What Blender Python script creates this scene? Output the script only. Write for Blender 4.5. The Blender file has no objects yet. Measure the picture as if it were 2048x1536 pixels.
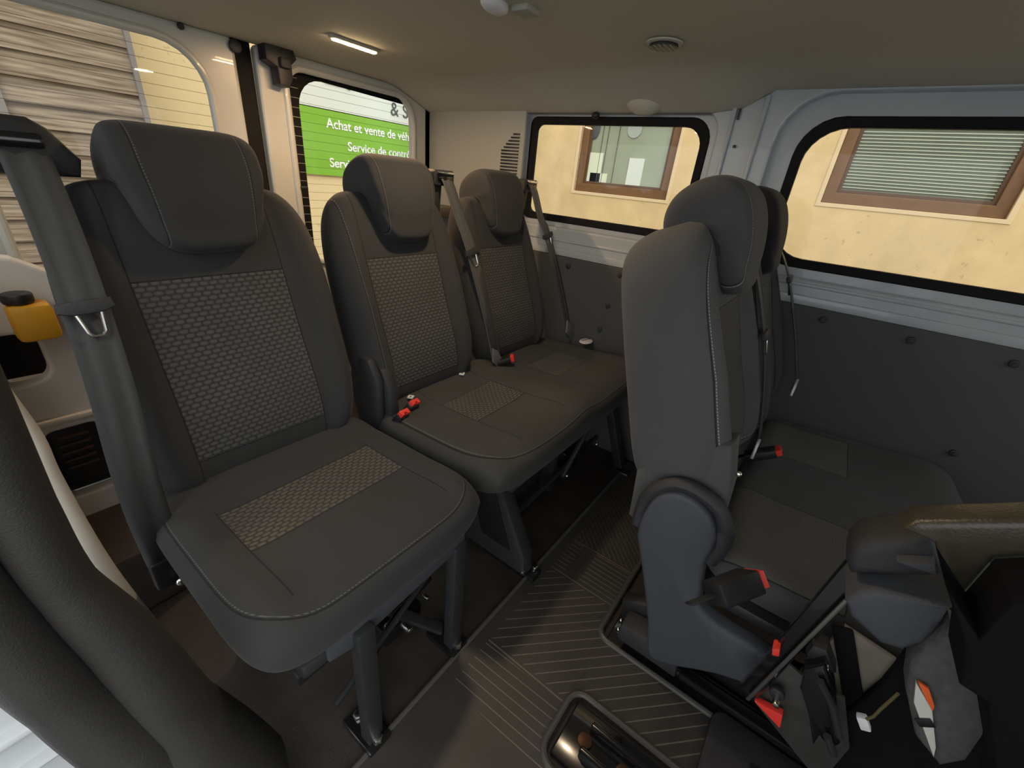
import bpy, bmesh, math, random
from mathutils import Vector, Matrix
random.seed(7)
SC = bpy.context.scene
COL = SC.collection
PI = math.pi

# ------------------------------------------------------------------ camera
def set_camera():
    y, p, r = math.radians(55.5), math.radians(-25.8), math.radians(5.9)
    f = Vector((math.cos(p)*math.sin(y), math.cos(p)*math.cos(y), math.sin(p)))
    rt = Vector((math.cos(y), -math.sin(y), 0)); up = rt.cross(f)
    c, s = math.cos(r), math.sin(r)
    R, U = c*rt+s*up, -s*rt+c*up
    m = Matrix((R, U, -f)).transposed().to_4x4(); m.translation = (0, 0, 1.1)
    cam = bpy.data.cameras.new('camera'); cam.sensor_width = 36; cam.lens = 840/2048*36
    cam.clip_start = .01; cam.clip_end = 200
    o = bpy.data.objects.new('camera', cam); o.matrix_world = m; COL.objects.link(o); SC.camera = o
set_camera()

# ------------------------------------------------------------------ world, light, exposure
SC.view_settings.view_transform = 'Standard'; SC.view_settings.look = 'None'
SC.view_settings.gamma = 1; SC.view_settings.use_curve_mapping = False
SC.view_settings.exposure = 0.6
W = bpy.data.worlds.new('world'); SC.world = W; W.use_nodes = True
bg = W.node_tree.nodes['Background']; bg.inputs[0].default_value = (.95, .98, 1.0, 1); bg.inputs[1].default_value = 1.1
SUN = bpy.data.lights.new('sun', 'SUN'); SUN.energy = .8; SUN.angle = math.radians(40); SUN.color = (1, .97, .9)
so = bpy.data.objects.new('sun', SUN); so.rotation_euler = (math.radians(35), math.radians(-28), 0); COL.objects.link(so)

# ------------------------------------------------------------------ node helpers
class X:
    """tiny expression builder over math nodes"""
    def __init__(s, nt, sock): s.nt = nt; s.s = sock
    def _m(s, op, o=None, o2=None):
        n = s.nt.nodes.new('ShaderNodeMath'); n.operation = op; s.nt.links.new(s.s, n.inputs[0])
        for k, v in ((1, o), (2, o2)):
            if v is None: continue
            if isinstance(v, X): s.nt.links.new(v.s, n.inputs[k])
            else: n.inputs[k].default_value = v
        return X(s.nt, n.outputs[0])
    def __add__(s, o): return s._m('ADD', o)
    def __sub__(s, o): return s._m('SUBTRACT', o)
    def __mul__(s, o): return s._m('MULTIPLY', o)
    def max(s, o): return s._m('MAXIMUM', o)
    def min(s, o): return s._m('MINIMUM', o)
    def abs(s): return s._m('ABSOLUTE')
    def lt(s, v): return s._m('LESS_THAN', v)
    def gt(s, v): return s._m('GREATER_THAN', v)
    def frac(s): return s._m('FRACT')
    def line(s, v, w): return (s - v).abs().lt(w)
    def inv(s): return (s * -1) + 1
def lk(nt, a, b): nt.links.new(a, b)
def uvxy(nt, name=None):
    u = nt.nodes.new('ShaderNodeUVMap')
    if name: u.uv_map = name
    sp = nt.nodes.new('ShaderNodeSeparateXYZ'); lk(nt, u.outputs[0], sp.inputs[0])
    return X(nt, sp.outputs[0]), X(nt, sp.outputs[1]), u
def mixc(nt, fac, a, b):
    m = nt.nodes.new('ShaderNodeMix'); m.data_type = 'RGBA'
    if isinstance(fac, X): lk(nt, fac.s, m.inputs[0])
    else: m.inputs[0].default_value = fac
    for k, v in ((6, a), (7, b)):
        if isinstance(v, tuple): m.inputs[k].default_value = (*v, 1)
        else: lk(nt, v, m.inputs[k])
    return m.outputs[2]
def srgb(r, g, b):
    f = lambda c: (c/255/12.92) if c/255 <= .04045 else ((c/255+.055)/1.055)**2.4
    return (f(r), f(g), f(b))
MATS = {}
def mat(name, col, rough=.6, metal=0, noise=0, nscale=60, bump=0, bscale=400, spec=.5, coat=0):
    if name in MATS: return MATS[name]
    m = bpy.data.materials.new(name); m.use_nodes = True; nt = m.node_tree; b = nt.nodes['Principled BSDF']
    b.inputs['Base Color'].default_value = (*col, 1); b.inputs['Roughness'].default_value = rough
    b.inputs['Metallic'].default_value = metal; b.inputs['Specular IOR Level'].default_value = spec
    b.inputs['Coat Weight'].default_value = coat
    tc = nt.nodes.new('ShaderNodeTexCoord')
    if noise:
        n = nt.nodes.new('ShaderNodeTexNoise'); n.inputs['Scale'].default_value = nscale; n.inputs['Detail'].default_value = 4
        lk(nt, tc.outputs['Object'], n.inputs[0])
        c2 = tuple(c*(1-noise) for c in col); c3 = tuple(min(1, c*(1+noise)) for c in col)
        lk(nt, mixc(nt, X(nt, n.outputs[0]), c2, c3), b.inputs['Base Color'])
    if bump:
        n = nt.nodes.new('ShaderNodeTexNoise'); n.inputs['Scale'].default_value = bscale; n.inputs['Detail'].default_value = 3
        lk(nt, tc.outputs['Object'], n.inputs[0])
        bp = nt.nodes.new('ShaderNodeBump'); bp.inputs['Strength'].default_value = bump; bp.inputs['Distance'].default_value = .002
        lk(nt, n.outputs[0], bp.inputs['Height']); lk(nt, bp.outputs[0], b.inputs['Normal'])
    MATS[name] = m
    return m
def emis(name, col, s):
    m = bpy.data.materials.new(name); m.use_nodes = True; b = m.node_tree.nodes['Principled BSDF']
    b.inputs['Base Color'].default_value = (*col, 1)
    b.inputs['Emission Color'].default_value = (*col, 1); b.inputs['Emission Strength'].default_value = s
    return m

FAB = (.040, .040, .040)
def fabric(name, inserts=(), ulines=(), wlines=(), rim=None, stcol=(.13, .13, .125), base=FAB, ins=(.098, .096, .091), ins_dark=(.040, .040, .039), bw=.0175, rh=.0098, ustitch=()):
    """seat cloth. inserts: (u0,u1,w0,w1) patterned rectangles in metres on the pad's own UV; seams and stitching are sewn lines"""
    m = bpy.data.materials.new(name); m.use_nodes = True; nt = m.node_tree; b = nt.nodes['Principled BSDF']
    u, w, uvn = uvxy(nt, 'uv'); a, c, _ = uvxy(nt, 'ab')
    tc = nt.nodes.new('ShaderNodeTexCoord')
    n = nt.nodes.new('ShaderNodeTexNoise'); n.inputs['Scale'].default_value = 900; n.inputs['Detail'].default_value = 2; lk(nt, tc.outputs['Object'], n.inputs[0])
    n2 = nt.nodes.new('ShaderNodeTexNoise'); n2.inputs['Scale'].default_value = 9; n2.inputs['Detail'].default_value = 5; lk(nt, tc.outputs['Object'], n2.inputs[0])
    nn = X(nt, n.outputs[0]); nb = X(nt, n2.outputs[0])
    col = mixc(nt, (nn*.5+nb*.5), tuple(x*.74 for x in base), tuple(x*1.26 for x in base))
    h = nn*.25
    seam = None
    def add(s, t): return t if s is None else s.max(t)
    if inserts:
        # soft woven dashes, every other row shifted by half
        row = w*(1/rh); rf = row.frac(); par = ((row - rf)*.5).frac()
        cf = (u*(1/bw)+par).frac()
        dx = (cf-.5).abs()*2.25; dy = (rf-.5).abs()*2.3
        dash = ((dx*dx*dx*dx+dy*dy)*-1+1).max(0)._m('POWER', .6)
        weave = mixc(nt, dash*(nb*.7+.55), ins_dark, ins)
        mask = None
        for (u0, u1, w0, w1) in inserts:
            k = u.gt(u0)*u.lt(u1)*w.gt(w0)*w.lt(w1); mask = add(mask, k)
            e = .0014
            box = u.gt(u0-e)*u.lt(u1+e)*w.gt(w0-e)*w.lt(w1+e)
            inner = u.gt(u0+e)*u.lt(u1-e)*w.gt(w0+e)*w.lt(w1-e)
            seam = add(seam, box*inner.inv())
        col = mixc(nt, mask, col, weave)
        h = h + dash*mask*.9
    for v in ulines:
        k = u.line(v[0], .0013)*w.gt(v[1])*w.lt(v[2]) if isinstance(v, tuple) else u.line(v, .0013)
        seam = add(seam, k)
    for v, u0, u1 in wlines: seam = add(seam, w.line(v, .0014)*u.gt(u0)*u.lt(u1))
    st = None
    if rim:
        rr = (a.abs()._m('POWER', 7.0)+c.abs()._m('POWER', 7.0))._m('POWER', 1/7); seam = add(seam, rr.line(rim, .005))
        st = rr.line(rim-.013, .0028)*((u+w)*150).frac().lt(.62)
    for v in ustitch:
        st = add(st, u.line(v, .0011)*(w*150).frac().lt(.62)); seam = add(seam, u.line(v+.003*(1 if v > 0 else -1), .001))
    if seam is not None:
        col = mixc(nt, seam*.8, col, (.012, .012, .012)); h = h - seam*1.5
    if st is not None:
        col = mixc(nt, st*.75, col, stcol)
    lk(nt, col, b.inputs['Base Color']); b.inputs['Roughness'].default_value = .88; b.inputs['Specular IOR Level'].default_value = .25
    b.inputs['Sheen Weight'].default_value = .06; b.inputs['Sheen Roughness'].default_value = .45
    bp = nt.nodes.new('ShaderNodeBump'); bp.inputs['Strength'].default_value = .35; bp.inputs['Distance'].default_value = .0016
    lk(nt, h.s, bp.inputs['Height']); lk(nt, bp.outputs[0], b.inputs['Normal'])
    return m

# ------------------------------------------------------------------ mesh helpers
def link(name, me, m=None, parent=None, mods=()):
    o = bpy.data.objects.new(name, me); COL.objects.link(o)
    if m is not None: me.materials.append(m)
    if parent is not None: o.parent = parent
    return o
def tag(o, label=None, cat=None, group=None, kind=None):
    if label: o['label'] = label
    if cat: o['category'] = cat
    if group: o['group'] = group
    if kind: o['kind'] = kind
    return o
def struct(o, label=None, cat=None):
    o['kind'] = 'structure'
    if label: o['label'] = label
    if cat: o['category'] = cat
    return o
def empty(name, loc, label, cat, group=None):
    o = bpy.data.objects.new(name, None); o.location = loc; COL.objects.link(o); o.empty_display_size = .05
    return tag(o, label, cat, group)
class Org:
    """collects shapes in world coordinates; build() links ONE object, its origin at the parent's"""
    def __init__(s): s.bm = bmesh.new(); s.uv = None
    def box(s, c, d, rot=None, bevel=0, seg=2):
        t = bmesh.new(); bmesh.ops.create_cube(t, size=1)
        bmesh.ops.scale(t, vec=d, verts=t.verts)
        if bevel: bmesh.ops.bevel(t, geom=t.edges[:], offset=bevel, segments=seg, affect='EDGES', profile=.5, clamp_overlap=True)
        mtx = Matrix.Translation(c) @ (rot.to_4x4() if rot is not None else Matrix())
        bmesh.ops.transform(t, matrix=mtx, verts=t.verts); s._merge(t); return s
    def bar(s, p, q, w, h, up=(0, 0, 1), bevel=.004):
        p, q = Vector(p), Vector(q); d = q-p; L = d.length; z = d.normalized(); x = Vector(up).cross(z)
        if x.length < 1e-4: x = Vector((1, 0, 0)).cross(z)
        x.normalize(); y = z.cross(x)
        return s.box((p+q)/2, (w, h, L), Matrix((x, y, z)).transposed(), bevel)
    def tube(s, pts, r, n=12, caps=True, sq=None, upv=None):
        """tube along pts; r number or list; sq=(a,b) makes an elliptic section"""
        pts = [Vector(p) for p in pts]; rings = []
        up = Vector(upv) if upv else Vector((.13, .27, .95)).normalized()
        for i, p in enumerate(pts):
            d = (pts[min(i+1, len(pts)-1)]-pts[max(i-1, 0)]).normalized()
            x = up.cross(d); 
            if x.length < 1e-3: x = Vector((1, 0, 0)).cross(d)
            x.normalize(); y = d.cross(x)
            rr = r[i] if isinstance(r, (list, tuple)) else r
            a, b = sq if sq else (1, 1)
            rings.append([s.bm.verts.new(p+x*math.cos(k*2*PI/n)*rr*a+y*math.sin(k*2*PI/n)*rr*b) for k in range(n)])
        for A, B in zip(rings, rings[1:]):
            for k in range(n): s.bm.faces.new((A[k], A[(k+1) % n], B[(k+1) % n], B[k]))
        if caps: s.bm.faces.new(rings[0][::-1]); s.bm.faces.new(rings[-1])
        return s
    def disc(s, c, ax, r, h, n=24, bevel=0, r2=None):
        t = bmesh.new(); bmesh.ops.create_cone(t, cap_ends=True, segments=n, radius1=r, radius2=r if r2 is None else r2, depth=h)
        if bevel: bmesh.ops.bevel(t, geom=[e for e in t.edges if len(e.link_faces) == 2 and any(len(f.verts) > 4 for f in e.link_faces)], offset=bevel, segments=2, affect='EDGES', profile=.5)
        q = Vector((0, 0, 1)).rotation_difference(Vector(ax))
        bmesh.ops.transform(t, matrix=Matrix.Translation(c) @ q.to_matrix().to_4x4(), verts=t.verts); s._merge(t); return s
    def ball(s, c, d, seg=16):
        t = bmesh.new(); bmesh.ops.create_uvsphere(t, u_segments=seg, v_segments=seg//2, radius=1)
        bmesh.ops.scale(t, vec=d, verts=t.verts); bmesh.ops.translate(t, vec=c, verts=t.verts); s._merge(t); return s
    def prism(s, poly, axis, a, b, bevel=0, seg=2):
        """poly of 2D points extruded along axis from a to b. axis 'x': points (y,z); 'y': (x,z); 'z': (x,y)"""
        f = {'x': lambda p, k: (k, p[0], p[1]), 'y': lambda p, k: (p[0], k, p[1]), 'z': lambda p, k: (p[0], p[1], k)}[axis]
        t = bmesh.new(); A = [t.verts.new(f(p, a)) for p in poly]; B = [t.verts.new(f(p, b)) for p in poly]
        n = len(poly); t.faces.new(A[::-1]); t.faces.new(B)
        for i in range(n): t.faces.new((A[i], A[(i+1) % n], B[(i+1) % n], B[i]))
        bmesh.ops.recalc_face_normals(t, faces=t.faces)
        if bevel:
            es = [e for e in t.edges if any(len(fc.verts) == n for fc in e.link_faces)] if n > 4 else t.edges[:]
            bmesh.ops.bevel(t, geom=es, offset=bevel, segments=seg, affect='EDGES', profile=.5, clamp_overlap=True)
        s._merge(t); return s
    def sheet(s, rows, close=False):
        g = [[s.bm.verts.new(p) for p in r] for r in rows]
        for i in range(len(g)-1):
            for j in range(len(g[0])-(0 if close else 1)):
                k = (j+1) % len(g[0]); s.bm.faces.new((g[i][j], g[i][k], g[i+1][k], g[i+1][j]))
        return s
    def _merge(s, t):
        me = bpy.data.meshes.new('t'); t.to_mesh(me); t.free(); s.bm.from_mesh(me); bpy.data.meshes.remove(me)
    def xf(s, M): bmesh.ops.transform(s.bm, matrix=M, verts=s.bm.verts); return s
    def build(s, name, m, parent=None, smooth=True, angle=35, label=None, org=None):
        """org: world origin of a top-level mesh; a child keeps its parent's"""
        o_ = Vector((0, 0, 0))
        if parent is not None:
            p = parent
            while p is not None: o_ += p.location; p = p.parent
        loc = Vector((0, 0, 0))
        if parent is None:
            if org is None:
                vs = [v.co for v in s.bm.verts]
                org = ((min(v.x for v in vs)+max(v.x for v in vs))/2, (min(v.y for v in vs)+max(v.y for v in vs))/2, min(v.z for v in vs))
            loc = Vector(org); o_ = loc
        bmesh.ops.translate(s.bm, vec=-o_, verts=s.bm.verts)
        bmesh.ops.recalc_face_normals(s.bm, faces=s.bm.faces)
        if smooth:
            for f in s.bm.faces: f.smooth = True
            for e in s.bm.edges:
                if len(e.link_faces) == 2 and e.calc_face_angle(0) > math.radians(angle): e.smooth = False
        me = bpy.data.meshes.new(name); s.bm.to_mesh(me); s.bm.free()
        ob = link(name, me, m, parent); ob.location = loc
        if label: ob['label'] = label
        return ob
def discs(name, m, parent, specs):
    for (c, ax, r, h, n, bv) in specs: Org().disc(c, ax, r, h, n, bv).build(name, m, parent)
def rrect(x0, x1, y0, y1, r, n=6):
    """rounded rectangle outline; r one radius or four (bl, br, tr, tl)"""
    rs = r if isinstance(r, (list, tuple)) else (r,)*4; out = []
    for (cx, cy, a0, rr) in ((x0+rs[0], y0+rs[0], PI, rs[0]), (x1-rs[1], y0+rs[1], 1.5*PI, rs[1]), (x1-rs[2], y1-rs[2], 0, rs[2]), (x0+rs[3], y1-rs[3], .5*PI, rs[3])):
        for k in range(n+1):
            a = a0+k*PI/2/n; out.append((cx+rr*math.cos(a), cy+rr*math.sin(a)))
    return out
def plate(name, outer, holes, axis, a, b, m, parent=None, bevel=.004, org=(0, 0, 0)):
    """a plate with holes: outlines in the plane across `axis`, from a to b along it; edges rounded"""
    cu = bpy.data.curves.new(name, 'CURVE'); cu.dimensions = '2D'; cu.fill_mode = 'BOTH'
    cu.extrude = max(1e-4, abs(b-a)/2-bevel); cu.bevel_depth = bevel; cu.bevel_resolution = 2; cu.offset = -bevel
    for poly in [outer]+list(holes):
        sp = cu.splines.new('POLY'); sp.points.add(len(poly)-1); sp.use_cyclic_u = True
        for k, p in enumerate(poly): sp.points[k].co = (p[0], p[1], 0, 1)
    t = bpy.data.objects.new('t', cu); COL.objects.link(t)
    dg = bpy.context.evaluated_depsgraph_get(); me = bpy.data.meshes.new_from_object(t.evaluated_get(dg))
    bpy.data.objects.remove(t); bpy.data.curves.remove(cu)
    c = (a+b)/2
    M = {'x': Matrix(((0, 0, 1, c), (1, 0, 0, 0), (0, 1, 0, 0), (0, 0, 0, 1))),
         'y': Matrix(((1, 0, 0, 0), (0, 0, -1, c), (0, 1, 0, 0), (0, 0, 0, 1))),
         'z': Matrix(((1, 0, 0, 0), (0, 1, 0, 0), (0, 0, 1, c), (0, 0, 0, 1)))}[axis]
    me.transform(M); me.name = name
    o_ = Vector((0, 0, 0)); p = parent
    while p is not None: o_ += p.location; p = p.parent
    me.transform(Matrix.Translation(-o_))
    me.materials.clear(); ob = link(name, me, m, parent)
    for f in me.polygons: f.use_smooth = False
    return ob
def text_mesh(body, size, m, name, parent, mtx, ext=.002, off=.0, align='LEFT'):
    cu = bpy.data.curves.new(name, 'FONT'); cu.body = body; cu.size = size; cu.extrude = ext; cu.offset = off; cu.align_x = align
    t = bpy.data.objects.new('t', cu); COL.objects.link(t)
    dg = bpy.context.evaluated_depsgraph_get(); me = bpy.data.meshes.new_from_object(t.evaluated_get(dg))
    bpy.data.objects.remove(t); bpy.data.curves.remove(cu)
    me.transform(mtx)
    o_ = Vector((0, 0, 0)); p = parent
    while p is not None: o_ += p.location; p = p.parent
    me.transform(Matrix.Translation(-o_)); me.materials.clear()
    return link(name, me, m, parent)

def pad(name, hw, h0, h1, tf, tb, place, m, parent, corner=.12, cn=5, p=3.2, bump=None, taper=None, nu=44, nw=44, label=None):
    """a stuffed pad. hw half width, w from h0 to h1, tf/tb front and back depth; place(u,w,t)->world"""
    bm = bmesh.new(); L1 = bm.loops.layers.uv.new('uv'); L2 = bm.loops.layers.uv.new('ab')
    hc, hh = (h0+h1)/2, (h1-h0)/2
    def S(k, n):
        t = -1+2*k/n; return math.sin(t*PI/2)*.55+t*.45 if abs(t) < 1 else t
    info = {}
    def mk(a, b, side):
        x = a*(1-corner*abs(b)**cn); y = b*(1-corner*abs(a)**cn)
        W = hw*(taper((b+1)/2) if taper else 1)
        u = x*W; w = hc+y*hh
        r = (max(0, 1-abs(a)**(p*2)))**(1/2.2)*(max(0, 1-abs(b)**(p*2)))**(1/2.2)
        t = (tf*r if side > 0 else -tb*r)
        if side > 0 and bump: t += bump(a, b, u, w)*r
        v = bm.verts.new(place(u, w, t)); info[v] = (u, w, a, b); return v
    F = [[mk(S(i, nu), S(j, nw), 1) for i in range(nu+1)] for j in range(nw+1)]
    B = [[F[j][i] if i in (0, nu) or j in (0, nw) else mk(S(i, nu), S(j, nw), -1) for i in range(nu+1)] for j in range(nw+1)]
    for G, fl in ((F, 0), (B, 1)):
        for j in range(nw):
            for i in range(nu):
                q = [G[j][i], G[j][i+1], G[j+1][i+1], G[j+1][i]]
                if fl: q.reverse()
                try: f = bm.faces.new(q)
                except ValueError: continue
                f.smooth = True
                for l in f.loops:
                    u, w, a, b = info[l.vert]; l[L1].uv = (u, w) if not fl else (u, w+9); l[L2].uv = (a, b) if not fl else (.1, .1)
    o_ = Vector((0, 0, 0)); q = parent
    while q is not None: o_ += q.location; q = q.parent
    bmesh.ops.translate(bm, vec=-o_, verts=bm.verts); bmesh.ops.recalc_face_normals(bm, faces=bm.faces)
    me = bpy.data.meshes.new(name); bm.to_mesh(me); bm.free()
    ob = link(name, me, m, parent)
    if label: ob['label'] = label
    return ob

# ------------------------------------------------------------------ materials
M_BLK = mat('black_plastic', (.014, .014, .015), .42, bump=.25, bscale=900)
M_BLKG = mat('glossy_black_metal', (.008, .008, .009), .16, coat=.5)
M_DARKM = mat('dark_steel', (.035, .037, .04), .45, metal=.3, noise=.3, nscale=40)
M_GRYP = mat('grey_grained_plastic', (.062, .068, .078), .55, bump=.6, bscale=700)
M_DPL = mat('dark_grained_plastic', (.03, .031, .034), .5, bump=.5, bscale=800)
M_CHR = mat('chrome', (.75, .74, .7), .22, metal=1)
M_RED = mat('red_plastic', (.85, .05, .035), .4)
M_WHT = mat('white_plastic', (.75, .75, .75), .5)
M_PAINT = mat('grey_white_painted_metal', (.42, .46, .48), .32, noise=.08, nscale=5, bump=.15, bscale=60, coat=.3)
M_WARM_WHT = mat('warm_lit_white_metal', (.66, .62, .55), .4, noise=.06, nscale=8)  # white body paint with the warm light put into its colour
M_HEAD = mat('headliner_cloth', (.58, .55, .45), .92, noise=.1, nscale=500, bump=.25, bscale=900)
M_TRIMB = mat('beige_grey_trim', (.40, .40, .35), .6, bump=.2, bscale=700)
M_PANEL = mat('dark_grey_trim_board', (.066, .067, .068), .62, noise=.15, nscale=700, bump=.4, bscale=900)
M_RUB = mat('black_rubber', (.008, .008, .009), .7, spec=.2)
M_SEAL = mat('charcoal_vinyl', (.035, .033, .031), .5, bump=.35, bscale=500, noise=.2, nscale=12)
M_BELT = mat('belt_webbing', (.045, .048, .047), .6, bump=.4, bscale=1200)
M_BELTG = mat('belt_webbing_grey', (.085, .085, .082), .45, bump=.4, bscale=1200)
M_CARP = mat('brown_dirty_rubber_floor', (.030, .024, .019), .55, noise=.6, nscale=14, bump=.4, bscale=300)

# ------------------------------------------------------------------ floor and mat
def floor_mat_material():
    m = bpy.data.materials.new('ribbed_rubber'); m.use_nodes = True; nt = m.node_tree; b = nt.nodes['Principled BSDF']
    tc = nt.nodes.new('ShaderNodeTexCoord'); sp = nt.nodes.new('ShaderNodeSeparateXYZ'); lk(nt, tc.outputs['Object'], sp.inputs[0])
    x, y = X(nt, sp.outputs[0]), X(nt, sp.outputs[1])
    # bands running along the van; the ribs turn from band to band
    def ribs(d, per, wd): return (d*(1/per)).frac().lt(wd)
    za = x.gt(.59)*x.lt(.885); zb = x.gt(.44)*x.lt(.575); zc = x.gt(.90)*x.lt(1.035); zd = x.gt(1.05)
    r = ribs(x*.70+y*.71, .0245, .11)*za
    r = r.max(ribs(x+y*.04, .0225, .11)*zb)
    r = r.max(ribs(x, .0175, .14)*zc*(y.lt(.30).max(y.gt(.35))))
    r = r.max(ribs(x*.70-y*.71+2, .015, .13)*zd)
    for v in (.582, .893, 1.042): r = r.max(x.line(v, .0018))
    r = r*y.lt(.39)
    n = nt.nodes.new('ShaderNodeTexNoise'); n.inputs['Scale'].default_value = 7; n.inputs['Detail'].default_value = 7; lk(nt, tc.outputs['Object'], n.inputs[0])
    nb = X(nt, n.outputs[0])
    c = mixc(nt, nb, (.020, .018, .016), (.062, .054, .046))
    c = mixc(nt, r*.8, c, (.16, .135, .105))
    lk(nt, c, b.inputs['Base Color']); b.inputs['Roughness'].default_value = .5
    n3 = nt.nodes.new('ShaderNodeTexNoise'); n3.inputs['Scale'].default_value = 260; lk(nt, tc.outputs['Object'], n3.inputs[0])
    bp = nt.nodes.new('ShaderNodeBump'); bp.inputs['Strength'].default_value = .6; bp.inputs['Distance'].default_value = .003
    lk(nt, (r+X(nt, n3.outputs[0])*.2).s, bp.inputs['Height']); lk(nt, bp.outputs[0], b.inputs['Normal'])
    return m
M_MAT = floor_mat_material()
fl = Org().box((.83, .1, -.02), (1.72, 3.5, .04)).build('floor', M_CARP); struct(fl, 'brown black rubber covered van floor under the rear seats', 'floor')

outer = [(.02, -1.3), (1.62, -1.3), (1.62, .425), (.15, .425), (.02, .425)]
h2 = rrect(.455, .628, -.9, .155, (.02, .02, .035, .045))
h1 = rrect(.783, 1.16, -.9, .175, (.02, .02, .03, .035))
matt = plate('ribbed_floor_mat', outer, [h1, h2], 'z', .0005, .012, M_MAT, bevel=.003)
tag(matt, 'black ribbed rubber mat with rounded cut-outs for the seat rails on the van floor', 'floor mat')
def ring(name, poly, z, r, m, parent):
    o = Org(); pts = [(p[0], p[1], z) for p in poly]; pts.append(pts[0]); o.tube(pts, r, 8, caps=False); return o.build(name, m, parent)
M_RIM = mat('mat_rim_rubber', (.075, .07, .062), .42)
ring('raised_rim', h1, .013, .0075, M_RIM, matt); ring('raised_rim', h2, .013, .0075, M_RIM, matt)
Org().tube([(.15, .427, .012), (1.6, .427, .012)], .006, 8).build('edge_bead', M_RIM, matt)

# ------------------------------------------------------------------ van shell
# headliner: flat in the middle, rolling down at the far side and the rear
ZC = 1.432
def ceiling():
    o = Org(); rows = []
    ys = [-1.3+i*.08 for i in range(38)]; ys = [y for y in ys if y < 1.7]+[1.70, 1.735, 1.76, 1.775]
    for y in ys:
        r = []
        low = 1.352 if y > .40 else (1.352+(.40-y)/.10*.06 if y > .30 else 1.412)
        for k in range(40):
            if k < 20: x = -.12+1.50*k/20; z = ZC
            else:
                t = (k-20)/19; x = 1.38+.29*t; s = t*t*(3-2*t)
                z = ZC-(ZC-low)*(t**1.6*.6+.4*s)
            if y > 1.5: z -= .006*((y-1.5)/.275)**2
            r.append((x, y, z))
        rows.append(r)
    o.sheet(rows)
    ob = o.build('ceiling', M_HEAD, org=(0, 0, 0))
    md = ob.modifiers.new('s', 'SOLIDIFY'); md.thickness = .012; md.offset = 1
    return struct(ob, 'beige grey fabric headliner', 'ceiling')
ceiling()
roof = Org().box((.8, .2, 1.50), (2.0, 3.4, .02), bevel=.005).build('roof', M_PAINT); struct(roof, 'painted metal roof above the headliner', 'roof')

# far side wall: painted metal with two window openings
WR1 = rrect(.475, 1.19, .965, 1.335, (.06, .03, .03, .07))
WR2 = rrect(-1.1, .195, .94, 1.34, (.08, .10, .10, .08))
wr = plate('wall_right', [(-1.3, 0), (1.8, 0), (1.8, 1.5), (-1.3, 1.5)], [WR1, WR2], 'x', 1.695, 1.74, M_PAINT, bevel=.004)
struct(wr, 'white painted metal side wall with two windows', 'wall')
# inner frame layer: pillar and rails standing proud of the window surround
inner = [(-1.3, .825), (1.8, .825), (1.8, 1.44), (-1.3, 1.44)]
big1 = rrect(.44, 1.21, .935, 1.46-.09, (.07, .04, .04, .08)); big2 = rrect(-1.18, .265, .90, 1.405, (.1, .13, .13, .1))
fr = plate('window_surround', inner, [big1, big2], 'x', 1.662, 1.70, M_PAINT, wr, bevel=.008)
lo = Org()
lo.bar((1.668, -1.3, .885), (1.668, 1.6, .885), .022, .012, bevel=.005)
lo.bar((1.66, -1.3, .838), (1.66, 1.6, .838), .012, .03, bevel=.004); lo.build('belt_rail', M_PAINT, wr)
pr = Org()
pr.bar((1.657, .40, .94), (1.657, .40, 1.40), .014, .014, bevel=.005); pr.bar((1.657, .315, .94), (1.657, .315, 1.40), .014, .014, bevel=.005)
pr.build('pillar_rib', M_PAINT, wr)
for c in ((1.655, .385, 1.35, .006, .03), (1.655, .372, 1.262, .008, .008)):
    Org().box(c[:3], (.006, c[3], c[4]), bevel=.001).build('slot_hole', M_BLK, wr)

def glass_mat(name, wires=False, tint=(1, 1, 1)):
    m = bpy.data.materials.new(name); m.use_nodes = True; nt = m.node_tree; nt.nodes.remove(nt.nodes['Principled BSDF'])
    out = nt.nodes['Material Output']; t = nt.nodes.new('ShaderNodeBsdfTransparent'); t.inputs[0].default_value = (*tint, 1)
    g = nt.nodes.new('ShaderNodeBsdfGlossy'); g.inputs['Roughness'].default_value = .02
    mx = nt.nodes.new('ShaderNodeMixShader'); fz = nt.nodes.new('ShaderNodeFresnel'); fz.inputs[0].default_value = 1.33
    lk(nt, (X(nt, fz.outputs[0])*.7).s, mx.inputs[0]); lk(nt, t.outputs[0], mx.inputs[1]); lk(nt, g.outputs[0], mx.inputs[2])
    last = mx.outputs[0]
    if wires:
        tc = nt.nodes.new('ShaderNodeTexCoord'); sp = nt.nodes.new('ShaderNodeSeparateXYZ'); lk(nt, tc.outputs['Object'], sp.inputs[0])
        z = X(nt, sp.outputs[2]); k = (z*(1/.0315)).frac().lt(.045)
        d = nt.nodes.new('ShaderNodeBsdfDiffuse'); d.inputs[0].default_value = (.10, .07, .04, 1)
        m2 = nt.nodes.new('ShaderNodeMixShader'); lk(nt, (k*.42).s, m2.inputs[0]); lk(nt, last, m2.inputs[1]); lk(nt, d.outputs[0], m2.inputs[2]); last = m2.outputs[0]
    lk(nt, last, out.inputs[0]); return m
M_GL = glass_mat('window_glass'); M_GLW = glass_mat('heated_window_glass', True)
for i, (h, lab) in enumerate(((WR1, 'rear side window pane in black rubber seal'), (WR2, 'large side window pane in black rubber seal'))):
    ys = [p[0] for p in h]; zs = [p[1] for p in h]; cy, cz = (min(ys)+max(ys))/2, (min(zs)+max(zs))/2
    def scl(d): return [(cy+(p[0]-cy)*(1+d/(max(ys)-cy)), cz+(p[1]-cz)*(1+d/(max(zs)-cz))) for p in h]
    w = plate('window_%d' % (i+1), scl(.01), [], 'x', 1.716, 1.722, M_GL, bevel=.001); struct(w, lab, 'window')
    plate('rubber_seal', scl(.012), [scl(-.016)], 'x', 1.690, 1.716, M_RUB, w, bevel=.004)
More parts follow.
